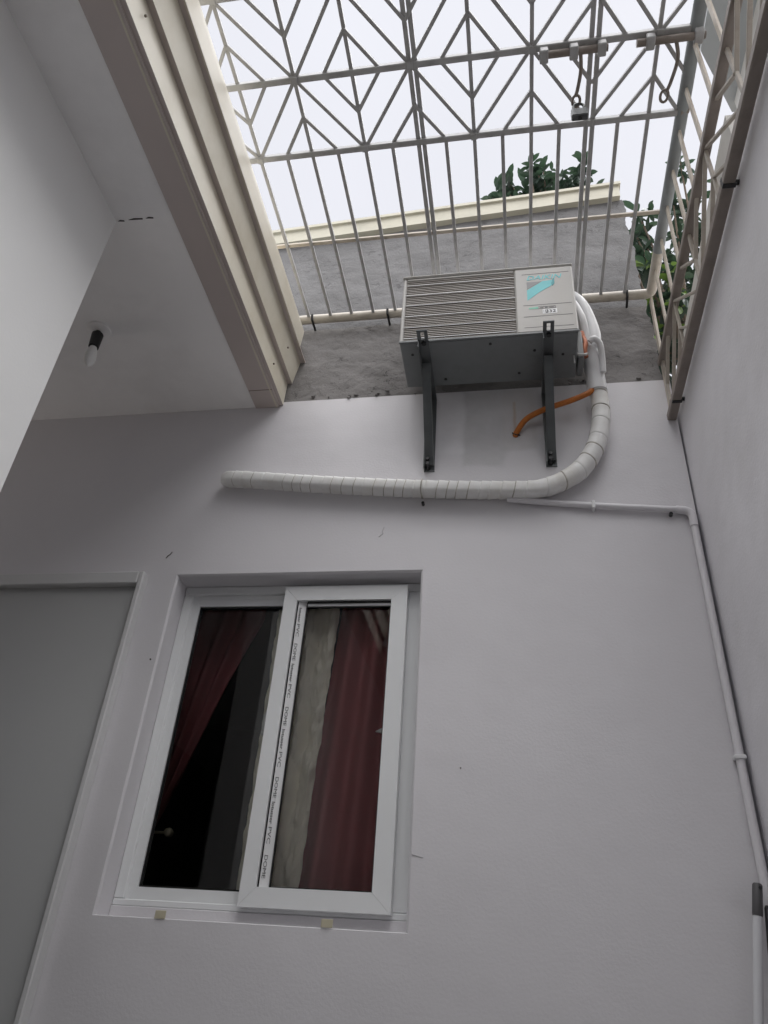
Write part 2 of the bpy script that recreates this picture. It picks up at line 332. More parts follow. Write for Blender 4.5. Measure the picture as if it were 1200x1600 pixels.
_cache = {}
def bar(parent, name, p0, p1, w, h, m, rnd_n=0, ref=Vector((0, 0, 1)), jit=.0012):
    """a straight bar as an object of its own; alike bars share mesh data. w across, h along ref"""
    p0 = Vector(p0); p1 = Vector(p1)
    L = (p1-p0).length
    if jit:             # hand-welded: no bar sits quite true
        p1 = p1 + Vector((rnd.gauss(0, jit), rnd.gauss(0, jit), rnd.gauss(0, jit))); p0 = p0 + Vector((rnd.gauss(0, jit), rnd.gauss(0, jit), rnd.gauss(0, jit)))
    d = (p1-p0).normalized()
    key = (round(L, 4), w, h, m, rnd_n)
    if key not in _cache:
        b = MB()
        if rnd_n: b.tube([(0, 0, 0), (0, 0, L)], w/2, rnd_n, up=Vector((1, 0, 0)))
        else:
            c = min(w, h)*.12
            b.add([(x, y, z) for z in (0, L) for x, y in ((-w/2+c,-h/2),(w/2-c,-h/2),(w/2,-h/2+c),(w/2,h/2-c),(w/2-c,h/2),(-w/2+c,h/2),(-w/2,h/2-c),(-w/2,-h/2+c))],
                  [tuple(range(7, -1, -1)), tuple(range(8, 16))] + [(i, (i+1) % 8, 8+(i+1) % 8, 8+i) for i in range(8)])
        o = b.build(name, m, None, smooth=bool(rnd_n)); _cache[key] = o.data
        bpy.data.objects.remove(o)
    o = bpy.data.objects.new(name, _cache[key]); COL.objects.link(o); o.parent = parent
    r_ = ref if abs(ref.dot(d)) < .95 else Vector((0, 1, 0))
    x = r_.cross(d).normalized(); y = d.cross(x)
    mt = Matrix((x, y, d)).transposed().to_4x4(); mt.translation = p0 - wloc(parent); o.matrix_basis = mt
    return o

def smooth_path(pts, per=8):
    """Catmull-Rom through the points"""
    P = [Vector(p) for p in pts]; out = []
    for i in range(len(P)-1):
        a = P[i-1] if i else P[0]*2-P[1]; b = P[i]; c = P[i+1]; d = P[i+2] if i+2 < len(P) else P[-1]*2-P[-2]
        for k in range(per):
            t = k/per
            out.append(.5*((2*b)+(c-a)*t+(2*a-5*b+4*c-d)*t*t+(-a+3*b-3*c+d)*t**3))
    out.append(P[-1]); return out
def resample(path, step):
    out = [path[0]]; acc = 0
    for a, b in zip(path, path[1:]):
        L = (b-a).length; t = step-acc
        while t <= L: out.append(a.lerp(b, t/L)); t += step
        acc = (acc+L) % step
    return out

def text_obj(name, body, m, parent, origin, xdir, ydir, height, length=None, bold=0.0, shear=0.0):
    cu = bpy.data.curves.new('tmp', 'FONT'); cu.body = body; cu.size = 1.0; cu.offset = bold; cu.shear = shear; cu.extrude = 0.01; cu.resolution_u = 3
    t = bpy.data.objects.new('tmp', cu); COL.objects.link(t)
    bpy.context.view_layer.update()
    me = bpy.data.meshes.new_from_object(t.evaluated_get(bpy.context.evaluated_depsgraph_get()))
    bpy.data.objects.remove(t); bpy.data.curves.remove(cu)
    xs = [q.co.x for q in me.vertices]; ys = [q.co.y for q in me.vertices]
    x0, x1, y0, y1 = min(xs), max(xs), min(ys), max(ys)
    sy = height/(y1-y0); sx = (length/(x1-x0)) if length else sy
    X = Vector(xdir); Y = Vector(ydir); Zv = X.cross(Y); O = Vector(origin); pl = wloc(parent)
    for q in me.vertices:
        c = q.co.copy(); q.co = O + X*((c.x-x0)*sx) + Y*((c.y-y0)*sy) + Zv*(c.z*.03) - pl
    me.materials.clear(); me.materials.append(MAT[m]); me.name = name
    o = bpy.data.objects.new(name, me); COL.objects.link(o); o.parent = parent
    return o

# ------------------------------------------------------------------ setting: ground and floor
tag(MB().add([(-600,-600,-.03),(600,-600,-.03),(600,600,-.03),(-600,600,-.03)], [(0,1,2,3)]).build('ground', 'ground'), None, None, kind='structure')
tag(MB().box(-4.2, 0.675, -6.0, 0.0, -.12, 0.0).build('yard_floor', 'floor'), None, None, kind='structure')

ZW = 3.197          # top of the white paint on the end wall
ZC = 3.174          # porch ceiling
XR = 0.676          # face of the right-hand wall
# ------------------------------------------------------------------ end wall (white part), opening for the window
OX0, OX1, OZ0, OZ1 = -1.273, -0.325, 1.153, 2.318
wall = MB()
CH = .007            # worn plaster arris round the opening
xs = [-4.2, OX0-CH, OX1+CH, 0.668]; zs = [0.0, OZ0-CH*.4, OZ1+CH, ZW]
TH = 0.18
for i in range(3):
    for j in range(3):
        if i == 1 and j == 1: continue
        for y in (0.0, TH): wall.add([(xs[i], y, zs[j]), (xs[i+1], y, zs[j]), (xs[i+1], y, zs[j+1]), (xs[i], y, zs[j+1])], [(0, 1, 2, 3)])
for (xa, za), (xb, zb) in (((OX0, OZ0), (OX1, OZ0)), ((OX1, OZ0), (OX1, OZ1)), ((OX1, OZ1), (OX0, OZ1)), ((OX0, OZ1), (OX0, OZ0))):
    wall.add([(xa, CH, za), (xb, CH, zb), (xb, TH, zb), (xa, TH, za)], [(0, 1, 2, 3)])
    ox = lambda x: xs[1] if x == OX0 else xs[2]
    oz = lambda z: zs[1] if z == OZ0 else zs[2]
    wall.add([(ox(xa), 0, oz(za)), (ox(xb), 0, oz(zb)), (xb, CH, zb), (xa, CH, za)], [(0, 1, 2, 3)])
for x in (xs[0], xs[-1]): wall.add([(x, 0, 0), (x, TH, 0), (x, TH, ZW), (x, 0, ZW)], [(0, 1, 2, 3)])
wall.add([(xs[0], 0, ZW), (xs[-1], 0, ZW), (xs[-1], TH, ZW), (xs[0], TH, ZW)], [(0, 1, 2, 3)])
import bmesh
WALL = wall.build('end_wall', 'wall')
tag(WALL, 'white painted end wall holding the sliding window and grey door', 'wall')
def blot(parent, name, pts, y, m='chip'):
    c = Vector((sum(p[0] for p in pts)/len(pts), 0, sum(p[1] for p in pts)/len(pts)))
    MB().poly_y(pts, y, y+.0035).build(name, m, parent)
def crack_line(parent, pts, y, w):
    for (a, b) in zip(pts, pts[1:]):
        a = Vector((a[0], a[1])); b = Vector((b[0], b[1])); d = (b-a).normalized(); n_ = Vector((-d.y, d.x))
        q = [a-n_*w*rnd.uniform(.2, .6), a+n_*w*rnd.uniform(.2, .6), b+n_*w*rnd.uniform(.2, .6), b-n_*w*rnd.uniform(.2, .6)]
        blot(parent, 'hairline_crack', [(v.x, v.y) for v in q], y, 'chip' if w > .004 else 'scuff')
crack_line(WALL, [(-1.342, 2.400), (-1.334, 2.412), (-1.327, 2.418), (-1.322, 2.428)], -.002, .005)
crack_line(WALL, [(-.475, 2.515), (-.482, 2.497), (-.478, 2.485), (-.493, 2.472)], -.002, .002)
crack_line(WALL, [(-.318, 1.357), (-.297, 1.352), (-.282, 1.349)], -.002, .0008)
for (x, z, s_) in ((-1.30, 1.974, .004), (-.174, 1.611, .0025)):
    blot(WALL, 'paint_chip', [(x+s_*math.cos(t)*rnd.uniform(.6, 1.3), z+s_*math.sin(t)*rnd.uniform(.6, 1.3)) for t in [k*1.05 for k in range(6)]], -.002)

# ------------------------------------------------------------------ rough cement wall above
CW = thing('cement_wall', 'rough grey cement wall with cream coping above the white wall', 'wall', (0, 0, ZW))
def top_z(x): return 4.315 + (x+1.2)*0.0735
def edge_x(z):
    return 0.648 - (z-3.2)*0.026 + 0.018*noise.noise(Vector((0, 3.1, z*9))) + 0.012*noise.noise(Vector((5, 3.1, z*34)))
def rough_sheet(name, m, z0f, z1f, y_base, amp, parent, nx=190, nz=60):
    V = []; F = []; x0 = -1.5
    for j in range(nz+1):
        for i in range(nx+1):
            u = i/nx; t = j/nz
            za = z0f(0); x = x0 + u*(0.65-x0)
            z = z0f(x) + (z1f(x)-z0f(x))*t
            ex = edge_x(z)
            if u > .9: x = x + (ex-.65)*((u-.9)/.1)
            p = Vector((x*7, 1.7, z*9))
            d = noise.fractal(p, .9, 2.1, 5)*amp + abs(noise.noise(Vector((x*23+z*9, 4, z*31))))*amp*.5
            V.append((x, y_base - d, z))
    W = nx+1
    for j in range(nz):
        for i in range(nx): F.append((j*W+i, j*W+i+1, (j+1)*W+i+1, (j+1)*W+i))
    # the broken end and the back
    k = len(V)
    for j in range(nz+1): x, y, z = V[j*W+nx]; V.append((x-.012*noise.noise(Vector((2, 8, z*27))), .17, z))
    for j in range(nz): F.append((j*W+nx, k+j, k+j+1, (j+1)*W+nx))
    l = len(V)
    for j in range(nz+1): V.append((x0, .17, V[j*W][2]))
    for j in range(nz): F.append((k+j, l+j, l+j+1, k+j+1))
    F.append(tuple([nz*W+i for i in range(W)] + [k+nz, l+nz]))
    return MB().add(V, F).build(name, m, parent, smooth=True)
rough_sheet('lower_render', 'cement_lo', lambda x: ZW+.001, lambda x: 3.655, 0.004, .006, CW, 200, 56)  # lower and upper bands get separate cement tones
rough_sheet('upper_render', 'cement_hi', lambda x: 3.655, lambda x: top_z(x), 0.012, .005, CW, 160, 60)
c_ = MB(); xa, xb = -1.5, .603
c_.add([(xa,-.02,top_z(xa)),(xb,-.02,top_z(xb)),(xb,.20,top_z(xb)),(xa,.20,top_z(xa)),(xa,-.02,top_z(xa)+.085),(xb,-.02,top_z(xb)+.085),(xb,.20,top_z(xb)+.085),(xa,.20,top_z(xa)+.085)],
       [(0,3,2,1),(4,5,6,7),(0,1,5,4),(1,2,6,5),(2,3,7,6),(3,0,4,7)])
c_.build('coping', 'cap', CW)
c_ = MB(); xa, xb = -1.5, .612
c_.add([(xa,-.032,top_z(xa)+.085),(xb,-.032,top_z(xb)+.085),(xb,.21,top_z(xb)+.085),(xa,.21,top_z(xa)+.085),(xa,-.032,top_z(xa)+.105),(xb,-.032,top_z(xb)+.105),(xb,.21,top_z(xb)+.105),(xa,.21,top_z(xa)+.105)],
       [(0,3,2,1),(4,5,6,7),(0,1,5,4),(1,2,6,5),(2,3,7,6),(3,0,4,7)])
c_.build('coping_lip', 'cap', CW)
# small mortar crumbs left along the paint edge
for k in range(16):
    x = rnd.uniform(-.9, .62); s_ = rnd.uniform(.004, .009); z = ZW+rnd.uniform(.002, .03)
    MB().poly_y([(x+s_*math.cos(t)*rnd.uniform(.6, 1.5), z+s_*.6*math.sin(t)) for t in [q*1.05 for q in range(6)]], -.008, .002).build('mortar_crumb', 'cement_lo', CW)

# ------------------------------------------------------------------ right wall, neighbour beyond
rw = MB(); rw.poly_x([(.30, 0), (-6.0, 0), (-6.0, 3.02), (.30, 3.02)], XR, XR+.10)
RW = rw.build('side_wall', 'wall_r'); tag(RW, 'pale grey-white side wall along the right under the slanted grille', 'wall')
MB().box(.60, XR, .165, .18, 0, 3.19).build('corner_filler', 'wall_r', RW)
MB().poly_x([(.6, 3.02), (-.95, 3.02), (-.95, 3.455), (.6, 3.315)], .735, .85).build('upper_course', 'pale', RW)
NB = thing('neighbour_house', 'grey eave and pale wall of the house beyond the slanted grille', 'house', (1.8, -1.1, 0))
MB().box(1.10, 2.6, -1.9, -.35, 0, 4.6).build('wall', 'pale', NB)
MB().poly_z([(.905, -2.0), (.905, -.60), (1.10, -.30), (2.8, -.30), (2.8, -2.0)], 4.60, 4.74).build('eave', 'eave', NB)

# ------------------------------------------------------------------ porch: ceiling, near wall, cornice
CE = MB().box(-3.7, -1.098, -6.0, -.0005, ZC, ZC+.1).build('porch_ceiling', 'ceiling')
tag(CE, 'white porch ceiling with a short dark crack and bare bulb', 'ceiling')
x = -1.30
while x < -1.115:
    w = rnd.uniform(.02, .06)
    if rnd.random() < .8:
        yk = -.977 + .006*noise.noise(Vector((x*20, 0, 0)))
        MB().poly_z([(x, yk), (x+w*.5, yk+.0015), (min(x+w, -1.112), yk+.003), (min(x+w, -1.112), yk-.001), (x+w*.4, yk-.004)], ZC-.0025, ZC-.0005).build('ceiling_crack', 'chip', CE)
    x += w+rnd.uniform(.006, .018)
NW = MB().box(-1.45, -1.306, -6.0, -.979, 0, ZC-.0005).build('near_wall', 'wall_l')
tag(NW, 'smooth grey-white wall at left ending below the porch ceiling', 'wall')
FW = MB().box(-3.65, -3.50, -6.0, -1.3, 0, 3.17).box(-3.65, -3.50, -1.3, .3, 0, 1.55).build('fill_light_wall', 'cement_lo'); tag(FW, 'unseen dark wall added with a gap for fill light into the porch', 'wall')  # unseen, invented; its gap lets fill light reach ceiling, door and recess
RR = MB().box(-1.10, .95, -6.2, -2.6, 3.25, 3.40).build('rear_shade_slab', 'eave'); tag(RR, 'unseen slab added behind the viewer to shade the lower end wall', 'roof')  # unseen slab added to cut sky light on the lower end wall
BW = MB().box(-4.4, 0.9, -6.2, -6.005, 0, 3.3).build('rear_wall', 'wall_l'); tag(BW, 'plain house wall closing the yard behind the viewer', 'wall')

CO = thing('eave_cornice', 'stepped cream metal cornice with taupe underside along the porch edge', 'cornice', (-1.0, 0, ZC))
YE = -6.0
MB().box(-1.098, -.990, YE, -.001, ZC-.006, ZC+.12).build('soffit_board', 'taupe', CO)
# sheet pieces, each lapped over the one below
def strip(name, p, q, m, t=.006, y1=-.001):
    p = Vector((p[0], p[1])); q = Vector((q[0], q[1])); d = (q-p).normalized(); n_ = Vector((-d.y, d.x))*t
    MB().poly_y([(p.x, p.y), (q.x, q.y), (q.x+n_.x, q.y+n_.y), (p.x+n_.x, p.y+n_.y)], YE, y1).build(name, m, CO)
strip('edge_bead', (-1.004, ZC-.0085), (-.998, ZC-.0085), 'cream', .003)
strip('shaded_step_underside', (-.990, ZC+.004), (-.9735, ZC+.004), 'taupe', .005)  # cream sheet too; taupe here paints in the shade under each step
strip('lower_face', (-.9735, ZC+.004), (-.9715, 3.3065), 'cream')
strip('shaded_step_underside', (-.9715, 3.3065), (-.9500, 3.3045), 'taupe', .005)
strip('middle_face', (-.9500, 3.3045), (-.9275, 3.4345), 'cream', y1=-.001)
strip('shaded_step_underside', (-.9275, 3.4345), (-.9045, 3.4325), 'taupe', .005)
strip('upper_face', (-.9045, 3.4325), (-.8985, 3.513), 'cream', y1=-.10)
MB().poly_y([(-.8985, 3.513), (-.8985, 3.535), (-1.3, 3.62), (-1.3, 3.513)], YE, -.10).build('gutter_top', 'cream', CO)
MB().add([(-.9045,-.10,3.4325),(-.8985,-.10,3.513),(-.955,-.004,3.60),(-.955,-.004,3.44)], [(0,1,2,3)]).add([(-.912,-.10,3.4325),(-.906,-.10,3.513),(-.962,-.004,3.60),(-.962,-.004,3.44)], [(0,1,2,3)]).build('end_cap', 'cream', CO)
for (xx, zz, yy) in ((-.972, 3.235, -.20), (-.935, 3.36, -.17), (-.968, 3.25, -1.55)):
    MB().tube([(xx, yy, zz), (xx+.006, yy, zz)], .004, 8).build('rivet', 'cream_dark', CO)
for y in (-.115,):
    MB().box(-1.095, -.992, y-.0012, y+.0012, ZC-.0075, ZC-.0055).build('board_joint', 'cream_dark', CO)
# roof mass over the porch so no sky leaks in
RF = MB().box(-3.8, -1.12, -6.2, .2, 3.63, 3.75).build('porch_roof', 'eave'); tag(RF, 'flat porch roof slab above the cream cornice', 'roof')

# ------------------------------------------------------------------ bulb
BL = thing('ceiling_bulb', 'unlit bulb in black socket hanging from porch ceiling', 'lamp', (-1.603, -.51, ZC))
MB().tube([(-1.603,-.51,ZC-.0005), (-1.603,-.51,ZC-.008), (-1.603,-.51,ZC-.014)], [.048, .046, .02], 24).build('ceiling_rose', 'ceiling', BL, True)
MB().tube([(-1.603,-.51,ZC-.012), (-1.601,-.511,ZC-.03), (-1.599,-.512,ZC-.034), (-1.594,-.514,ZC-.105), (-1.594,-.514,ZC-.108)], [.011, .012, .023, .020, .016], 18).build('socket', 'black', BL, True)
MB().tube([(-1.594,-.514,ZC-.106), (-1.593,-.514,ZC-.125), (-1.592,-.515,ZC-.15), (-1.59,-.515,ZC-.18), (-1.589,-.516,ZC-.20), (-1.5885,-.516,ZC-.212)], [.013, .018, .022, .0225, .017, .004], 18).build('bulb_glass', 'bulb', BL, True)
MB().tube([(-1.625,-.48,ZC-.001), (-1.618,-.487,ZC-.010)], .0035, 8).build('wire_end', 'black', BL)

# ------------------------------------------------------------------ door at the left
DR = thing('panel_door', 'plain grey door with pale projecting frame at left edge', 'door', (-1.85, 0, 0))
MB().box(-2.35, -1.4125, -.016, -.001, 0.005, 2.266, bv=.001).build('leaf', 'door', DR)
MB().box(-1.412, -1.391, -.046, -.001, 0.0, 2.318, bv=.004).build('jamb', 'door_frame', DR)
MB().box(-2.35, -1.4125, -.046, -.001, 2.2665, 2.318, bv=.004).build('head', 'door_frame', DR)
MB().box(-2.40, -2.351, -.046, -.001, 0.0, 2.318, bv=.004).build('jamb', 'door_frame', DR)
MB().tube([(-2.27,-.014,1.05), (-2.27,-.05,1.05)], .011, 12).tube([(-2.27,-.05,1.05), (-2.16,-.05,1.05)], .009, 12).build('handle', 'steel', DR, True)

# ------------------------------------------------------------------ window
WN = thing('sliding_window', 'white two-sash sliding window set into the end wall', 'window', (-.80, .09, OZ0))
YF = .090
fr = MB()
fr.box(OX0+.001, OX1-.001, YF, YF+.07, OZ0+.036, OZ0+.056, bv=.003)
fr.build('bottom_track', 'pvc_frame', WN)
MB().box(OX0+.001, OX1-.001, YF-.004, YF+.07, OZ0+.001, OZ0+.0355, bv=.002).build('sill_fillet', 'wall', WN)
MB().box(OX0+.001, OX1-.001, YF, YF+.07, OZ1-.036, OZ1-.001, bv=.003).build('head_track', 'pvc_frame', WN)
MB().box(OX0+.001, OX0+.036, YF+.0005, YF+.07, OZ0+.0565, OZ1-.0365, bv=.003).build('side_frame', 'pvc_frame', WN)
MB().box(OX1-.058, OX1-.001, YF+.0005, YF+.07, OZ0+.0565, OZ1-.0365, bv=.003).build('side_frame', 'pvc_frame', WN)
# stepped ribs of the tracks
MB().box(OX0+.036, -.80, YF+.012, YF+.018, OZ0+.057, OZ0+.066).build('track_rib', 'pvc_frame', WN)
MB().box(OX0+.036, -.80, YF+.012, YF+.018, OZ1-.052, OZ1-.0365).build('track_rib', 'pvc_frame', WN)
def sash(name, x0, x1, z0, z1, y0, y1, gx0, gx1, gz0, gz1, yg, label):
    s_ = MB()
    e = .0004
    def mit(pa, pb, pc, pd): 
        s_.add([(p[0], y0, p[1]) for p in (pa, pb, pc, pd)] + [(p[0], y1, p[1]) for p in (pa, pb, pc, pd)],
               [(0,1,2,3),(7,6,5,4),(0,4,5,1),(1,5,6,2),(2,6,7,3),(3,7,4,0)])
    root = None
    parts = (('stile', (x0,z0),(x0,z1),(gx0,gz1),(gx0,gz0)), ('stile', (x1,z0),(gx1,gz0),(gx1,gz1),(x1,z1)),
             ('top_rail', (x0,z1),(x1,z1),(gx1,gz1),(gx0,gz1)), ('bottom_rail', (x0,z0),(gx0,gz0),(gx1,gz0),(x1,z0)))
    gl = MB().box(gx0-.006, gx1+.006, yg, yg+.005, gz0-.006, gz1+.006).build(name, 'glass', WN)
    gl['label'] = label
    for nm, a, b, c, d in parts:
        cen = Vector(((a[0]+b[0]+c[0]+d[0])/4, (a[1]+b[1]+c[1]+d[1])/4))
        q = [Vector(p) for p in (a, b, c, d)]
        sh = [p + (cen-p)*0.0012 for p in q]            # hairline at the mitres
        bv = .0025
        s_ = MB(); inn = []
        for p in q:
            dx = bv if p.x < cen.x else -bv; dz = bv if p.y < cen.y else -bv
            inn.append(p)
        s_.add([(p.x, y0+.0, p.y) for p in sh] + [(p.x, y1, p.y) for p in sh], [(0,1,2,3),(7,6,5,4),(0,4,5,1),(1,5,6,2),(2,6,7,3),(3,7,4,0)])
        s_.build(nm, 'pvc_frame', gl)
    return gl
# right sash in front
SRx0, SRx1, SRz0, SRz1 = -.848, -.379, 1.200, 2.290
G0, G1, H0, H1 = -.797, -.438, 1.256, 2.232
sr = sash('front_pane', SRx0, SRx1, SRz0, SRz1, .050, .086, G0, G1, H0, H1, .078, 'right-hand sash with printed film strip along its glass')
MB().box(G0+.0005, G0+.005, .060, .077, H0+.001, H1-.001).build('gasket', 'gasket', sr)
MB().add([(G0+.005,.062,H0+.001),(G0+.034,.0745,H0+.001),(G0+.034,.0745,H1-.001),(G0+.005,.062,H1-.001),(G0+.005,.077,H0+.001),(G0+.034,.077,H0+.001),(G0+.034,.077,H1-.001),(G0+.005,.077,H1-.001)],
         [(0,1,2,3),(7,6,5,4),(0,4,5,1),(1,5,6,2),(2,6,7,3),(3,7,4,0)]).build('printed_film', 'pvc', sr)
MB().box(G0+.0345, G0+.039, .069, .0775, H0+.001, H1-.001).build('gasket', 'gasket', sr)
MB().box(G0+.0395, G1-.001, .060, .0775, H1-.006, H1-.001).build('gasket', 'gasket', sr)
MB().box(G0+.0395, G1-.001, .068, .0775, H1-.018, H1-.0065).build('glazing_bead', 'pvc_frame', sr)
MB().box(G0+.0395, G1-.001, .066, .0775, H1-.023, H1-.0185).build('gasket', 'gasket', sr)
MB().box(G0+.0395, G1-.001, .060, .0775, H0+.001, H0+.004).build('gasket', 'gasket', sr)
MB().box(G1-.004, G1-.001, .060, .0775, H0+.0045, H1-.0235).build('gasket', 'gasket', sr)
fd = Vector((.029, .0125, 0)).normalized(); dn = Vector((0, 0, -1))
zt = H1-.17
fo = Vector((G0+.0095, .0632, 0))
def film(body, z, h, L, bold):
    text_obj('film_print', body, 'line', sr, fo+Vector((0, -.0006, z)), dn, fd, h, L, bold)
film('lotusser', zt+.145, .010, .060, .02); film('PVC', zt+.078, .011, .050, 0)
for k in range(4):
    zz = zt-k*.238
    film('DOME', zz, .011, .066, 0)
    if zz-.2 > H0: film('lotusser', zz-.078, .010, .068, .02)
    if zz-.22 > H0: film('PVC', zz-.155, .011, .050, 0)
# left sash behind
sl = sash('rear_pane', -1.238, -.79, 1.206, 2.282, .104, .135, -1.204, -.825, 1.246, 2.238, .122, 'left-hand sash behind the front one, dark glass')
for bx in ((-1.2035, -1.1985, 1.247, 2.237), (-1.198, -.826, 1.247, 1.252), (-1.198, -.826, 2.231, 2.237)):
    MB().box(bx[0], bx[1], .110, .1215, bx[2], bx[3]).build('gasket', 'gasket', sl)
MB().box(-.40, -.3795, .070, .100, SRz0+.012, SRz1-.004).build('weather_strip', 'gasket', WN)
# pull handles on the room side of the glass
MB().poly_y([(-.888, 1.75), (-.868, 1.75), (-.868, 1.84), (-.878, 1.84), (-.888, 1.82)], .136, .150).build('pull_handle', 'pvc_frame', sl)
MB().poly_y([(-.470, 1.752), (-.440, 1.745), (-.440, 1.768)], .090, .104).build('latch', 'pvc_frame', sr)
for (x, z) in ((-1.062, OZ0+.004), (-.553, OZ0+.006)):
    tp = MB().box(x-.017, x+.017, -.004, -.0015, z-.006, z+.016, bv=.0008)
    tag(tp.build('masking_tape', 'tape'), 'tan tape scrap on the sill under the %s sash' % ('left' if x < -.8 else 'right'), 'tape', 'tape scraps on the window sill')

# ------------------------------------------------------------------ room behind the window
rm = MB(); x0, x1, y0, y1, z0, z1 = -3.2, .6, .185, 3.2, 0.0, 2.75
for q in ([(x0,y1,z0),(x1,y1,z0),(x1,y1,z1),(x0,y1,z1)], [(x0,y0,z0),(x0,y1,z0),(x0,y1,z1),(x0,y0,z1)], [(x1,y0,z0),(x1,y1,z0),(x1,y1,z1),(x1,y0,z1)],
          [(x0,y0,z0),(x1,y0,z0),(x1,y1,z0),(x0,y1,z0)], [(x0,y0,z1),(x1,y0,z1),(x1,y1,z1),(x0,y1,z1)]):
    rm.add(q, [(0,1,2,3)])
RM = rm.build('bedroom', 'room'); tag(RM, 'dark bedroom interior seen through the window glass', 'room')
def curtain(name, label, m, fx0, fx1, y, z0, z1, folds, amp, seed, nx=70, nz=40, crinkle=0.0):
    V = []; F = []
    for j in range(nz+1):
        t = j/nz; z = z0+(z1-z0)*t
        for i in range(nx+1):
            u = i/nx; x = fx0(z)+(fx1(z)-fx0(z))*u
            ph = noise.noise(Vector((u*2.2, seed, t*.9)))*2.0
            yy = y + amp*math.sin(u*folds*2*math.pi+ph) + amp*.7*noise.noise(Vector((u*5, seed+3, t*1.6)))
            if crinkle: yy += crinkle*noise.fractal(Vector((u*5, seed+9, t*16)), .8, 2.0, 4)
            V.append((x, yy, z))
    W = nx+1
    for j in range(nz):
        for i in range(nx): F.append((j*W+i, j*W+i+1, (j+1)*W+i+1, (j+1)*W+i))
    k = len(V)
    V2 = [(a, b+.002, c) for a, b, c in V]; F2 = [tuple(q+k for q in reversed(f)) for f in F]
    o = MB().add(V+V2, F+F2).build(name, m, None, smooth=True, loc=((fx0(z0)+fx1(z0))/2, y, z0))
    return tag(o, label, 'curtain')
def lerp(a, b, t): return a+(b-a)*t
curtain('lining_curtain', 'crinkled cream satin curtain behind the right-hand glass', 'curtain_white',
        lambda z: -.90, lambda z: lerp(-.700, -.655, max(0, min(1, (z-1.1)/1.2))), .165, .75, 2.45, 3.0, .012, 2.0, 60, 140, .024)
curtain('maroon_curtain', 'maroon curtain hanging beside the cream satin one', 'curtain_red',
        lambda z: lerp(-.735, -.655, max(0, min(1, (z-1.1)/1.2))), lambda z: -.28, .205, .70, 2.42, 4.5, .020, 5.0, 90, 40)
curtain('tied_curtain', 'maroon curtain drawn aside in the dark left-hand pane', 'curtain_red',
        lambda z: -1.34, lambda z: lerp(-1.33, -1.00, max(0, min(1, (z-1.42)/.85)))+.012*math.sin(z*5), .32, 1.40, 2.45, 3.5, .022, 8.0, 60, 40)
KX, KY, KZ = -1.213, .26, 1.44
KN = thing('pane_disc', 'small round pale knob low in the dark left-hand pane', 'disc', (KX, KY, KZ))  # small pale round disc set inside the left-hand pane
MB().tube([(KX, KY+.02, KZ), (KX, KY+.006, KZ), (KX, KY-.006, KZ), (KX, KY-.011, KZ)], [.014, .0165, .013, .005], 16).build('disc_face', 'tape', KN, True)
MB().tube([(KX-.10, KY+.012, KZ), (KX, KY+.012, KZ)], .005, 12).build('disc_stem', 'tape', KN, True)

# ------------------------------------------------------------------ roof grille
ZG = 3.674
RG = thing('roof_grille', 'cream painted steel roof grille with star pattern over the yard', 'grille', (0, -.04, ZG))
DX = .1025
NX = [-.901 + .2052*k for k in range(8)]          # main bars
def bx_(k): return -.901+.1026*k
rails_y = [-.857-.277*k for k in range(6)]
YN = rails_y[-1]
BW_ = .0135
# long bars along the yard
for k in range(16):
    x = bx_(k)
    if k in (6, 12): continue
    y1 = YN if k % 2 == 0 else rails_y[0]
    bar(RG, 'bar', (x, -.045, ZG), (x, y1, ZG), BW_, BW_, 'grille')
for x in (-.2865, -.2655): bar(RG, 'bar', (x, -.045, ZG), (x, YN, ZG), .016, .016, 'grille')
for x in (.3205, .3425): bar(RG, 'bar', (x, -.045, ZG), (x, YN, ZG), .016, .016, 'grille')
XL = -1.02
for k, y in enumerate(rails_y): bar(RG, 'cross_rail', (XL, y, ZG-.004), (.650, y, ZG-.004), .022, .020, 'grille')
bar(RG, 'cross_rail', (XL, -.456, ZG+.004), (.650, -.456, ZG+.004), .016, .010, 'grille_cream')
dz = -.002
for r_ in range(5):
    ya, yb = rails_y[r_], rails_y[r_+1]; ym = (ya+yb)/2
    for k in range(-1, 9):
        xk = -.901+.2052*k
        def seg(p, q):
            (xa, y_a), (xb, y_b) = p, q
            for lim, sg in ((XL, 1), (.645, -1)):          # clip at the frame
                ia, ib = (xa-lim)*sg >= 0, (xb-lim)*sg >= 0
                if not ia and not ib: return
                if not ia: t = (lim-xb)/(xa-xb); xa, y_a = lim, y_b+(y_a-y_b)*t
                elif not ib: t = (lim-xa)/(xb-xa); xb, y_b = lim, y_a+(y_b-y_a)*t
            if abs(xa-xb) < .01: return
            bar(RG, 'diagonal', (xa, y_a, ZG+dz), (xb, y_b, ZG+dz), .0125, .0125, 'grille')
        node_on_a = ((k+r_) % 2 == 0)
        if node_on_a:           # star centre on rail a: V opening towards b
            seg((xk, ym), (xk-.1026, yb)); seg((xk, ym), (xk+.1026, yb))
            seg((xk, ya), (xk+.2052, yb)); seg((xk, ya), (xk-.2052, yb))
        else:
            seg((xk, ym), (xk-.1026, ya)); seg((xk, ym), (xk+.1026, ya))
# welded rosettes where the diagonals meet
for r_, y in enumerate(rails_y):
    for k in range(0, 8):
        if (k+r_) % 2 == 0:
            xk = -.901+.2052*k
            bar(RG, 'weld_boss', (xk, y-.011, ZG-.008), (xk, y+.011, ZG-.008), .024, .016, 'grille')
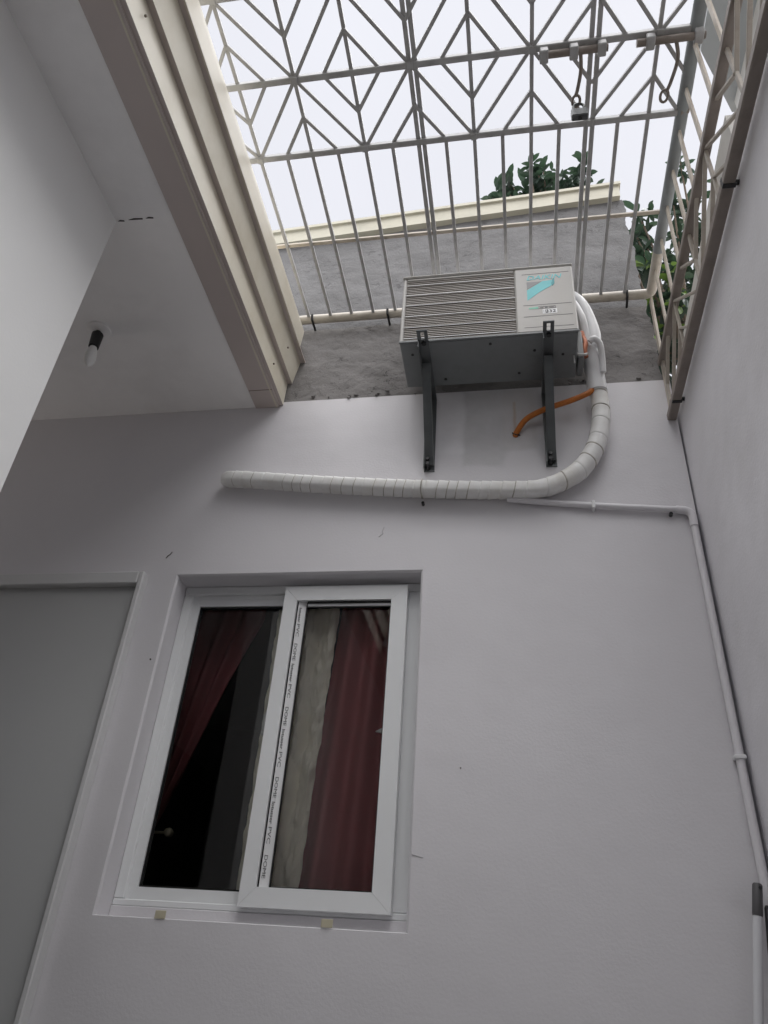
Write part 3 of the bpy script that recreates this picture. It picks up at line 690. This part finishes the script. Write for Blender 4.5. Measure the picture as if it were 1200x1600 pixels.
# tube frame: along the wall, round the corner, out over the side grille
pth2 = [(.65, -.27, ZG), (.65, YN, ZG)]
pth = [(-1.0, -.045, ZG), (.626, -.045, ZG)] + [(.626+.024*math.sin(t), -.069+.024*math.cos(t), ZG) for t in [q*math.pi/16 for q in range(1, 9)]] + [(.65, -.28, ZG)]
MB().tube(pth, .0215, 14).build('frame_tube', 'grille_tube', RG, True)
MB().tube(pth2, .0222, 14).build('side_tube', 'tube_shaded', RG, True)  # same paint as the wall run; its shaded look is put into the colour
MB().tube([(.668, -.862, ZG-.004), (.640, -.862, ZG-.012)], .013, 10).build('hinge_stub', 'rail_brown', RG, True)
for x in (-.885, -.525, .545):
    MB().tube([(x, -.071, ZG+.004), (x, -.062, ZG-.020), (x+.002, -.030, ZG-.026), (x+.003, .0, ZG-.026)], .0055, 8).build('anchor_bolt', 'black', RG)
# slide bolts
def slide_bolt(x0, x1, arm, y=-1.118):
    z = ZG-.028
    b = MB().tube([(x0, y, z), (x1, y, z)], .0125, 12).build('slide_bolt', 'rail_brown', RG, True)
    for xx in arm['collars']:
        MB().box(xx-.014, xx+.014, y-.022, y+.022, z-.016, ZG-.0145, bv=.003).build('bolt_keeper', 'grille', b)
    MB().tube(smooth_path(arm['path'], 6), .0062, 8).build('bolt_arm', 'rail_brown', b, True)
    MB().tube([(arm['ring'][0]+.013*math.cos(t), arm['ring'][1]+.021*math.sin(t), z-.012) for t in [q*math.pi/8 for q in range(17)]], .0048, 8, cap=False).build('bolt_eye', 'rail_brown', b, True)
slide_bolt(.150, .372, {'collars': (.165, .262, .352), 'path': [(.284, -1.118, ZG-.03), (.287, -1.06, ZG-.04), (.280, -1.00, ZG-.04), (.274, -.975, ZG-.04)], 'ring': (.277, -.958)})
slide_bolt(.462, .676, {'collars': (.505, .655), 'path': [(.585, -1.118, ZG-.03), (.598, -1.06, ZG-.04), (.588, -.99, ZG-.04), (.578, -.955, ZG-.04)], 'ring': (.572, -.940)})

PL = thing('padlock', 'small dull metal padlock hanging from the slide bolt arm', 'padlock', (.284, -.948, ZG-.085))
PX = .034; PY = -.010
sh = [(.232, -.938, ZG-.085), (.232, -.938, ZG-.058)] + [(.250-.018*math.cos(t), -.938, ZG-.058+.018*math.sin(t)) for t in [q*math.pi/8 for q in range(1, 8)]] + [(.268, -.938, ZG-.058), (.268, -.938, ZG-.085)]
sh = [(a+PX, b+PY, c) for a, b, c in sh]
MB().tube(sh, .0048, 10).build('shackle', 'steel', PL, True)
MB().box(.222+PX, .278+PX, -.950+PY, -.926+PY, ZG-.130, ZG-.085, bv=.004).build('lock_body', 'brass', PL)
MB().tube([(.250+PX, -.938+PY, ZG-.133), (.250+PX, -.938+PY, ZG-.129)], .007, 12).build('keyhole', 'black', PL)

# ------------------------------------------------------------------ side grille (upright, above the right wall)
SG = thing('side_grille', 'upright rusty cream steel grille standing above the right-hand wall', 'grille', (.648, 0, 2.99))
XS = .648; ZL, ZM, ZT = 2.990, 3.288, 3.652
bar(SG, 'lower_rail', (XS, -.005, ZL), (XS, -3.2, ZL), .034, .032, 'rail_brown')
bar(SG, 'middle_rail', (XS, -.005, ZM), (XS, -3.2, ZM), .032, .030, 'rail_brown')
S0 = -.030; SP = .152
for k in range(21):
    y = S0-SP*k
    bar(SG, 'upper_bar', (XS, y, ZM+.012), (XS, y, ZT), .008 if k else .010, .020 if k else .030, 'grille_cream', ref=Vector((0, 1, 0)))
for k in range(0, 11):
    y = S0-2*SP*k; ynx = y-2*SP
    bar(SG, 'lower_bar', (XS, y, ZL), (XS, y, ZM), .010, .014, 'grille2', ref=Vector((0, 1, 0)))
    zm = (ZL+ZM)/2
    bars_ = []
    if k % 2:           # star centre on the middle rail
        bars_ += [((y, ZM), (y-2*SP, ZL)), ((y, ZM), (y+2*SP, ZL)), ((y, zm), (y-SP, ZL)), ((y, zm), (y+SP, ZL))]
    else:
        bars_ += [((y, zm), (y-SP, ZM))] + ([((y, zm), (y+SP, ZM))] if k else [])
    for a, b in bars_:
        bar(SG, 'diagonal', (XS, a[0], a[1]), (XS, b[0], b[1]), .009, .013, 'grille2', ref=Vector((1, 0, 0)))
bar(SG, 'end_bar', (XS, -.012, ZL), (XS, -.012, ZM), .012, .022, 'grille_cream', ref=Vector((0, 1, 0)))
for y in (-.115, -1.02, -1.95):
    MB().tube([(XS, y, ZL-.002), (XR+.004, y, ZL-.004)], .0085, 8).build('anchor_bolt', 'black', SG)
    MB().box(XS-.0185, XS+.0185, y-.007, y+.007, ZL-.0185, ZL+.0175, bv=.001).build('clamp', 'black', SG)

# ------------------------------------------------------------------ air conditioner
AX0, AX1, AY0, AY1, AZ0, AZ1 = -.406, .286, -.331, -.080, 3.167, 3.549
AC = thing('air_conditioner', 'white outdoor air conditioner unit with dark base on two brackets', 'air conditioner', ((AX0+AX1)/2, -.2, AZ0))
# shell is thin sheets around an opening for the coil grille
GX0, GX1, GZ0, GZ1 = -.392, .053, AZ0+.012, 3.536
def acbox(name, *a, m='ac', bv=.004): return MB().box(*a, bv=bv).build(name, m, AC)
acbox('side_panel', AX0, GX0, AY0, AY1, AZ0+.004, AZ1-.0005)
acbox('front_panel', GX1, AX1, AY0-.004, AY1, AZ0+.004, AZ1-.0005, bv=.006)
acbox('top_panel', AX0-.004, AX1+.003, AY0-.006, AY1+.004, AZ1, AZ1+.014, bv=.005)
acbox('front_lip', GX0+.0005, GX1-.0005, AY0, AY0+.018, GZ1, AZ1-.0008, bv=.003)
acbox('base_pan', AX0+.002, AX1-.002, AY0+.002, AY1-.001, AZ0-.006, AZ0+.0035, m='ac_dark', bv=.003)
acbox('base_flange', AX0-.001, AX1+.001, AY0-.006, AY0+.0015, AZ0-.006, AZ0+.006, m='ac_dark', bv=.002)
acbox('coil', GX0+.0005, GX1-.0005, AY0+.030, AY1, AZ0+.004, AZ1-.001, m='coil', bv=0)
# many fine louvre blades: real blades, joined
sl_ = MB(); n = 36; pit = (GZ1-GZ0)/n
for i in range(n):
    z = GZ0+(i+.5)*pit
    sl_.add([(GX0+.001, AY0+.003, z-.0027), (GX1-.001, AY0+.003, z-.0027), (GX1-.001, AY0+.014, z-.0010), (GX0+.001, AY0+.014, z-.0010),
             (GX0+.001, AY0+.004, z+.0027), (GX1-.001, AY0+.004, z+.0027), (GX1-.001, AY0+.014, z+.0027), (GX0+.001, AY0+.014, z+.0027)],
            [(0,3,2,1),(4,5,6,7),(0,1,5,4),(1,2,6,5),(2,3,7,6),(3,0,4,7)])
tag(sl_.build('louvre_blades', 'ac_slat', AC), None, None, kind='stuff')
for z in (3.506, 3.445, 3.383, 3.318, 3.253, 3.190): acbox('louvre_bar', GX0+.0008, GX1-.0008, AY0+.0005, AY0+.0026, z-.0019, z+.0019, bv=.0007, m='pvc')
for i in range(7): 
    x = GX0+.04+i*.062; acbox('mullion', x-.0012, x+.0012, AY0+.012, AY0+.022, GZ0+.001, GZ1-.001, m='ac_slat', bv=0)
FY = AY0-.004
for z in (3.511, 3.324, 3.259, 3.198): acbox('panel_groove', .083, .270, FY-.0006, FY+.002, z-.0011, z+.0011, m='line', bv=0)
def flat(name, pts, m, dy=.0008): return MB().poly_y(pts, FY-dy, FY+.001).build(name, m, AC)
flat('logo_shape', [(.101, 3.462), (.101, 3.418), (.160, 3.462)], 'logo_grey')
flat('logo_shape', [(.1005, 3.352), (.1005, 3.413), (.1645, 3.4625), (.212, 3.466), (.196, 3.430), (.150, 3.398)], 'cyan', .0009)
flat('logo_shape', [(.204, 3.470), (.211, 3.478), (.211, 3.446), (.201, 3.428), (.198, 3.445)], 'cyan_dark', .0012)
text_obj('logo_lettering', 'DAIKIN', 'cyan', AC, (.102, FY-.0005, 3.474), (1, 0, 0), (0, 0, 1), .026, .140, .012, .25)
flat('print_strip', [(.104, 3.302), (.140, 3.300), (.140, 3.312), (.104, 3.309)], 'green')
for (a, b, c, d, m) in ((.140, .208, 3.300, 3.3015, 'line'), (.140, .208, 3.3105, 3.312, 'line'), (.206, .208, 3.3015, 3.3105, 'line'), (.166, .176, 3.3015, 3.3105, 'line'), (.148, .160, 3.305, 3.307, 'line'), (.182, .200, 3.305, 3.307, 'line')):
    flat('print_strip', [(a, c), (b, c), (b, d), (a, d)], m)
flat('sticker', [(.156, 3.270), (.212, 3.270), (.212, 3.296), (.156, 3.296)], 'pvc')
flat('sticker_print', [(.160, 3.275), (.1615, 3.275), (.1615, 3.291), (.160, 3.291)], 'line', .0012)
flat('sticker_print', [(.167, 3.274), (.178, 3.274), (.178, 3.292), (.167, 3.292)], 'gasket', .0012)
text_obj('sticker_lettering', 'R', 'pvc', AC, (.1695, FY-.0014, 3.277), (1, 0, 0), (0, 0, 1), .012, .006, .02)
text_obj('sticker_lettering', '32', 'gasket', AC, (.181, FY-.0009, 3.275), (1, 0, 0), (0, 0, 1), .016, .026, .01)
# base screws, drain holes
for (x, y) in ((-.24, -.12), (-.05, -.30), (.06, -.13), (.23, -.22), (-.36, -.27), (.12, -.25)):
    MB().tube([(x, y, AZ0-.0085), (x, y, AZ0-.005)], .006, 8).build('base_screw', 'black', AC)
# valve block on the right-hand end
VB = MB().box(AX1+.0035, AX1+.028, -.19, -.085, AZ0-.004, AZ0+.15, bv=.004).build('valve_plate', 'ac_dark', AC)
for z, m in ((3.315, 'copper'), (3.275, 'black'), (3.24, 'copper'), (3.21, 'black')):
    MB().tube([(AX1+.030, -.165, z+.014), (AX1+.033, -.165, z-.016)], .013, 12).build('valve', m, VB, True)
MB().tube(smooth_path([(AX1+.035, -.165, 3.30), (AX1+.040, -.17, 3.26), (AX1+.034, -.172, 3.225), (AX1+.036, -.165, 3.19)], 6), .012, 10).build('copper_elbow', 'copper', VB, True)
MB().tube(smooth_path([(AX1+.045, -.165, 3.21), (AX1+.030, -.19, 3.18), (AX1+.006, -.2, 3.172), (AX1-.012, -.21, 3.18), (AX1-.014, -.21, 3.205)], 6), .0055, 8).build('loose_wire', 'foil', VB, True)
MB().tube([(AX1-.014, -.21, 3.160), (AX1-.014, -.21, 3.118)], .003, 8).build('wire_tail', 'foil', VB)

# ------------------------------------------------------------------ brackets
def bracket(x, word, w=.042):
    b = thing('wall_bracket', 'dark steel bracket under the %s end of the air conditioner' % word, 'bracket', (x, 0, 2.77), 'brackets carrying the air conditioner')
    zt = AZ0-.0065
    # arm: angle iron with a slotted tip (plate built round the slot)
    y0, y1 = -.398, -.0005; a = x-w/2; c = x+w/2; p = MB()
    sa, sb_ = -.388, -.352
    p.box(a, x-.007, y0, sb_, zt-.004, zt); p.box(x+.007, c, y0, sb_, zt-.004, zt)
    p.box(x-.007, x+.007, y0, sa, zt-.004, zt)
    p.box(a, c, sb_, y1, zt-.004, zt)
    p.box(a, a+.004, -.345, y1, zt-.036, zt-.004)
    p.build('arm', 'steel', b)
    MB().tube([(x+.002, -.333, zt-.012), (x+.002, -.333, zt-.0042)], .010, 6).build('arm_bolt', 'black', b)
    # upright on the wall
    q = MB(); q.box(a, c, -.005, -.0005, 2.772, zt-.0045); q.box(a, a+.004, -.036, -.005, 2.775, zt-.0365)
    q.build('upright', 'steel', b)
    # strut from the arm down to the foot of the upright
    s0 = Vector((x+.001, -.238, zt-.020)); s1 = Vector((x+.001, -.018, 2.792))
    d = (s1-s0).normalized(); nrm = Vector((0, d.z, -d.y))
    if nrm.y > 0: nrm = -nrm
    m = MB(); hw = w*.40
    for (u0, u1, v0, v1) in ((-hw, hw, -.003, .001), (-hw, -hw+.004, .001, .022), (hw-.004, hw, .001, .022)):
        m.add([s0+Vector((u, 0, 0))-nrm*v for u, v in ((u0, v0), (u1, v0), (u1, v1), (u0, v1))] + [s1+Vector((u, 0, 0))-nrm*v for u, v in ((u0, v0), (u1, v0), (u1, v1), (u0, v1))],
              [(0,1,2,3),(7,6,5,4),(0,4,5,1),(1,5,6,2),(2,6,7,3),(3,7,4,0)])
    m.build('strut', 'steel', b)
    for z in (2.785, 2.81):
        MB().tube([(x-.004, -.045, z), (x-.004, -.004, z)], .008, 6).build('anchor_bolt', 'black', b)
bracket(-.309, 'left'); bracket(.171, 'right')

# ------------------------------------------------------------------ taped pipe run
PI_ = thing('taped_pipe', 'thick white tape-wrapped pipe run bending from air conditioner across wall', 'pipe', (0, -.045, 2.66))
main = smooth_path([(-1.150, -.006, 2.752), (-1.128, -.036, 2.748), (-1.07, -.044, 2.740), (-.957, -.045, 2.726), (-.74, -.045, 2.699), (-.327, -.044, 2.658), (.014, -.045, 2.636), (.130, -.045, 2.641), (.215, -.046, 2.676), (.285, -.046, 2.735), (.342, -.047, 2.837), (.370, -.048, 2.962), (.374, -.052, 3.06), (.366, -.062, 3.13)], 10)
main = resample(main, .004)
rad = []; mi = []; L = 0; nxt = .16; seam = False
seams = set(); s_ = .02
while s_ < 4:
    seams.add(round(s_/.004)); 
    xpos = main[min(len(main)-1, int(s_/.004))]
    s_ += rnd.uniform(.034, .048) if xpos.x < .05 else rnd.uniform(.05, .095)
d_since = 0; flats = []; sqs = []
for i, p in enumerate(main):
    k_ = max(0, min(1, (p.x-.06)/.20))          # boxy and flat along the level run, round after the bend
    base = lerp(.0265, .037, k_)
    if p.x > .25: base = lerp(.037, .034, min(1, max(0, (p.z-2.7)/.35)))
    if i < 10: base = lerp(.012, .0265, (i/10)**.5)
    flats.append(lerp(1.42, .95, k_)); sqs.append(lerp(.55, .95, k_))
    d_since = 0 if i in seams else d_since+1
    w = .0016*max(0, 1-d_since/9) + .0008*noise.noise(Vector((i*.09, 1, 2)))
    if i in seams: rad.append(base-.0012)
    else: rad.append(base+w)
    mi.append(1 if (i in seams and rnd.random() < .7 and i > 14) else 0)
pm = MB().tube(main, rad, 28, flat=flats, mi=mi[:-1], sq=sqs, slant=.006); pm.build('wrapped_run', ['duct', 'duct_seam'], PI_, True)
# joint in the run
k = min(range(len(main)), key=lambda i: abs(main[i].x+.327)); pj = main[k]; dj = (main[k+1]-main[k-1]).normalized()
MB().tube([pj-dj*.0025, pj+dj*.0025], .0288, 28, flat=1.4, sq=[.55, .55]).build('joint_band', 'duct_seam', PI_, True)
# upper wrapped sleeve and the two bare insulated tails going up to the unit
MB().tube(smooth_path([(.368, -.060, 3.100), (.364, -.075, 3.17), (.356, -.10, 3.225), (.350, -.115, 3.262), (.348, -.118, 3.275)], 8), [lerp(.039, .034, t/32) for t in range(33)], 18).build('sleeve', 'pvc', PI_, True)
MB().tube(smooth_path([(.350, -.115, 3.25), (.372, -.13, 3.33), (.362, -.135, 3.44), (.340, -.14, 3.53), (.310, -.14, 3.588), (.292, -.14, 3.600)], 8), [lerp(.030, .016, min(1, t/34)) for t in range(41)], 16).build('insulated_tail', 'pvc', PI_, True)
MB().tube(smooth_path([(.342, -.125, 3.25), (.336, -.145, 3.33), (.328, -.165, 3.40), (.318, -.168, 3.455), (.306, -.168, 3.50), (.292, -.166, 3.53)], 8), [lerp(.020, .012, min(1, t/34)) for t in range(41)], 14).build('insulated_tail', 'pvc', PI_, True)
MB().tube(smooth_path([(.345, -.165, 3.275), (.362, -.172, 3.285), (.384, -.160, 3.268), (.392, -.130, 3.22), (.392, -.105, 3.16)], 8), .0125, 12).build('looped_hose', 'pvc', PI_, True)
for (x, z) in ((-.327, 2.612), ):
    MB().tube([(x, -.003, z), (x, -.02, z)], .006, 8).build('clip_nail', 'black', PI_)

OH = thing('orange_hose', 'short orange hose from taped pipe into wall below air conditioner', 'hose', (.035, 0, 2.95))
MB().tube(smooth_path([(.352, -.075, 3.098), (.320, -.080, 3.070), (.254, -.075, 3.043), (.153, -.060, 3.018), (.082, -.040, 2.990), (.042, -.010, 2.950), (.036, .006, 2.938)], 8), .0115, 12).build('hose_tube', 'orange', OH, True)
MB().tube([(.040, -.003, 2.947), (.039, -.0008, 2.945)], .018, 14).build('wall_hole_rim', 'chip', OH)

# ------------------------------------------------------------------ thin PVC drain pipe
DP = thing('drain_pipe', 'thin white plastic drain pipe along wall and down the corner', 'pipe', (.649, -.016, 0))
el = [(.649-.03+.03*math.sin(t), -.0165, 2.540-.03+.03*math.cos(t)) for t in [q*math.pi/12 for q in range(7)]]
MB().tube([(-.005, -.022, 2.612), (.155, -.0165, 2.592), (.307, -.0165, 2.573), (.60, -.0165, 2.5435)], .0118, 14).build('level_run', 'pipe_paint', DP, True)
MB().tube([(.596, -.0165, 2.5440)] + el[1:] + [(.6490, -.0165, 2.47)], .0148, 14).build('elbow', 'pipe_paint', DP, True)
MB().tube([(.6490, -.0165, 2.48), (.6492, -.0165, 1.2), (.649, -.0165, 0.02)], .0118, 14).build('down_run', 'pipe_paint', DP, True)
def clip(x, z, vert):
    if vert: MB().box(x-.017, x+.016, -.031, -.0005, z-.006, z+.006, bv=.002).build('pipe_clip', 'pvc', DP)
    else: MB().box(x-.006, x+.006, -.031, -.0005, z-.017, z+.016, bv=.002).build('pipe_clip', 'pvc', DP)
clip(.309, 2.5725, False); clip(.649, 1.655, True); clip(.649, .7, True)
MB().tube([(.578, -.004, 2.527), (.577, -.02, 2.525)], .007, 8).build('clip_nail', 'black', DP)

# ------------------------------------------------------------------ mop handle in the corner
MP = thing('mop', 'white mop handle with dark grey grip leaning in the corner', 'mop', (.38, -.10, 0))
t0 = Vector((.622, -.050, 1.312)); b0 = Vector((.384, -.075, .08)); dd = (b0-t0).normalized()
MB().tube([t0, t0+dd*.004, t0+dd*.075, t0+dd*.080], [.010, .0128, .0132, .0125], 14).build('grip', 'handle_grey', MP, True)
MB().tube([t0+dd*.078, b0], .0115, 14).build('pole', 'pole_white', MP, True)
MB().tube([t0+Vector((.002, -.014, -.012)), t0+Vector((.002, -.008, -.012))], .005, 8).build('hang_hole', 'black', MP)
MB().box(.30, .47, -.12, -.03, .02, .085, bv=.01).build('mop_head', 'handle_grey', MP)
BM = thing('broom', 'black broom handle showing beside the white mop handle', 'broom', (.47, -.15, 0))
MB().tube([(.6405, -.030, 1.262), (.6395, -.031, 1.255), (.470, -.15, .10)], [.004, .0070, .0075], 12).build('pole', 'black', BM, True)
MB().box(.40, .54, -.18, -.125, .01, .10, bv=.01).build('broom_head', 'black', BM)

# ------------------------------------------------------------------ trees beyond the wall
def leaf_mesh(name, m, L, Wd, seed):
    r_ = random.Random(seed); V = []; F = []
    prof = [(0, .05), (.18, .45), (.42, .9), (.66, 1.0), (.85, .68), (1.0, .04)]
    for t, w in prof:
        drop = -.34*L*t*t
        V += [(-w*Wd/2, t*L, drop+.12*Wd*w), (0, t*L, drop), (w*Wd/2, t*L, drop+.12*Wd*w)]
    for i in range(len(prof)-1):
        a = i*3
        F += [(a, a+1, a+4, a+3), (a+1, a+2, a+5, a+4)]
    me = bpy.data.meshes.new(name); me.from_pydata(V, [], F); me.materials.append(MAT[m]); me.shade_smooth(); me.update(); return me
LEAF = [leaf_mesh('leaf', 'leaf', .112, .042, 1), leaf_mesh('leaf', 'leaf', .082, .036, 2), leaf_mesh('leaf', 'leaf_pale', .105, .042, 3)]
def leaf_matrix(p, az, el_, roll, s):
    return Matrix.Translation(p) @ Matrix.Rotation(az, 4, 'Z') @ Matrix.Rotation(el_, 4, 'X') @ Matrix.Rotation(roll, 4, 'Y') @ Matrix.Diagonal((s, s, s, 1))
def tree(label, base, trunk_top, tips, extra, seed, pale_below=None, leaf_s=1.0):
    r_ = random.Random(seed)
    T = thing('broadleaf_tree', label, 'tree', base, 'leafy trees beyond the wall')
    base = Vector(base); tt = Vector(trunk_top)
    tb = MB(); mid = base.lerp(tt, .5)+Vector((r_.uniform(-.06, .06), r_.uniform(-.06, .06), 0))
    p = smooth_path([base, mid, tt], 8); tb.tube(p, [lerp(.07, .035, i/(len(p)-1)) for i in range(len(p))], 10); tb.build('trunk', 'bark', T, True)
    lb = MB()
    for tip in tips:
        tip = Vector(tip); a = base.lerp(tt, r_.uniform(.72, 1.0)); m_ = a.lerp(tip, .5)+Vector((r_.uniform(-.05, .05), r_.uniform(-.05, .05), -.05))
        q = smooth_path([a, m_, tip], 4); lb.tube(q, [lerp(.016, .005, i/(len(q)-1)) for i in range(len(q))], 6)
    lb.build('limbs', 'bark', T, True)
    cr = MB(); nn = 0
    def rosette(tip, parts, n_):
        nonlocal nn
        tip = Vector(tip); ph = r_.uniform(0, 6.28)
        for i in range(n_):
            az = ph+i*2.4; el_ = R(r_.uniform(-60, 30)) if i % 4 else R(r_.uniform(30, 70))
            pp = tip+Vector((0, 0, r_.uniform(-.09, .01)))
            mt = leaf_matrix(pp, az, el_, R(r_.uniform(-25, 25)), r_.uniform(.6, 1.2)*leaf_s)
            me = LEAF[r_.choice((0, 1))]
            if pale_below and tip.z < pale_below and r_.random() < .7: me = LEAF[2]  # most leaves below this height take the paler yellow-green
            if parts and nn < 295:
                o = bpy.data.objects.new('leaf', me); COL.objects.link(o); o.parent = T
                mt2 = mt.copy(); mt2.translation = mt.translation-base; o.matrix_basis = mt2; nn += 1
            else:
                k = len(cr.v); cr.v += [mt @ q.co for q in me.vertices]; cr.f += [tuple(j+k for j in f.vertices) for f in me.polygons]; cr.m += [0]*len(me.polygons)
    for tip in tips: rosette(tip, True, 9); rosette(Vector(tip)+Vector((r_.uniform(-.06, .06), r_.uniform(-.05, .05), r_.uniform(-.08, -.01))), False, 8)
    for tip in extra: rosette(tip, False, 11)
    if cr.f:
        o = cr.build('inner_foliage', 'leaf', T); o['kind'] = 'stuff'
r1 = random.Random(3)
def cloud(cx, cz, rx_, rz_, y, n_, yr=.18):
    out = []
    for k in range(n_):
        t = r1.uniform(0, 6.28); q = math.sqrt(r1.random())
        out.append((cx+rx_*q*math.cos(t), y+r1.uniform(-yr, yr), cz+rz_*q*math.sin(t)))
    return out
tipsA = cloud(.16, 5.74, .14, .05, .82, 4, .1) + cloud(.40, 5.72, .30, .05, .84, 5, .1) + cloud(.045, 5.86, .10, .10, .8, 7, .1) + cloud(.262, 6.02, .085, .16, .8, 8, .1) + cloud(.30, 5.72, .13, .07, .8, 5, .12) + cloud(.48, 5.72, .12, .07, .8, 4, .12) + cloud(.66, 5.86, .13, .12, .8, 8, .12)
tree('leafy tree showing in three tufts over the cement wall coping', (.40, .95, -.03), (.42, .9, 5.35), tipsA, cloud(.4, 5.45, .45, .12, .85, 14, .15), 11, leaf_s=.95)
tipsB = cloud(.90, 5.30, .10, .20, .8, 7) + cloud(1.22, 5.48, .20, .28, .8, 9) + cloud(.93, 4.88, .14, .24, .8, 8) + cloud(.93, 4.45, .17, .22, .8, 8)
tree('dense leafy tree filling the gap between cement wall and side grille', (1.15, 1.1, -.03), (1.10, 1.0, 4.7), tipsB, cloud(1.02, 4.95, .22, .40, 1.0, 26) + cloud(1.0, 4.30, .24, .30, .95, 30) + cloud(1.25, 5.2, .2, .35, 1.05, 14), 12, pale_below=4.75)
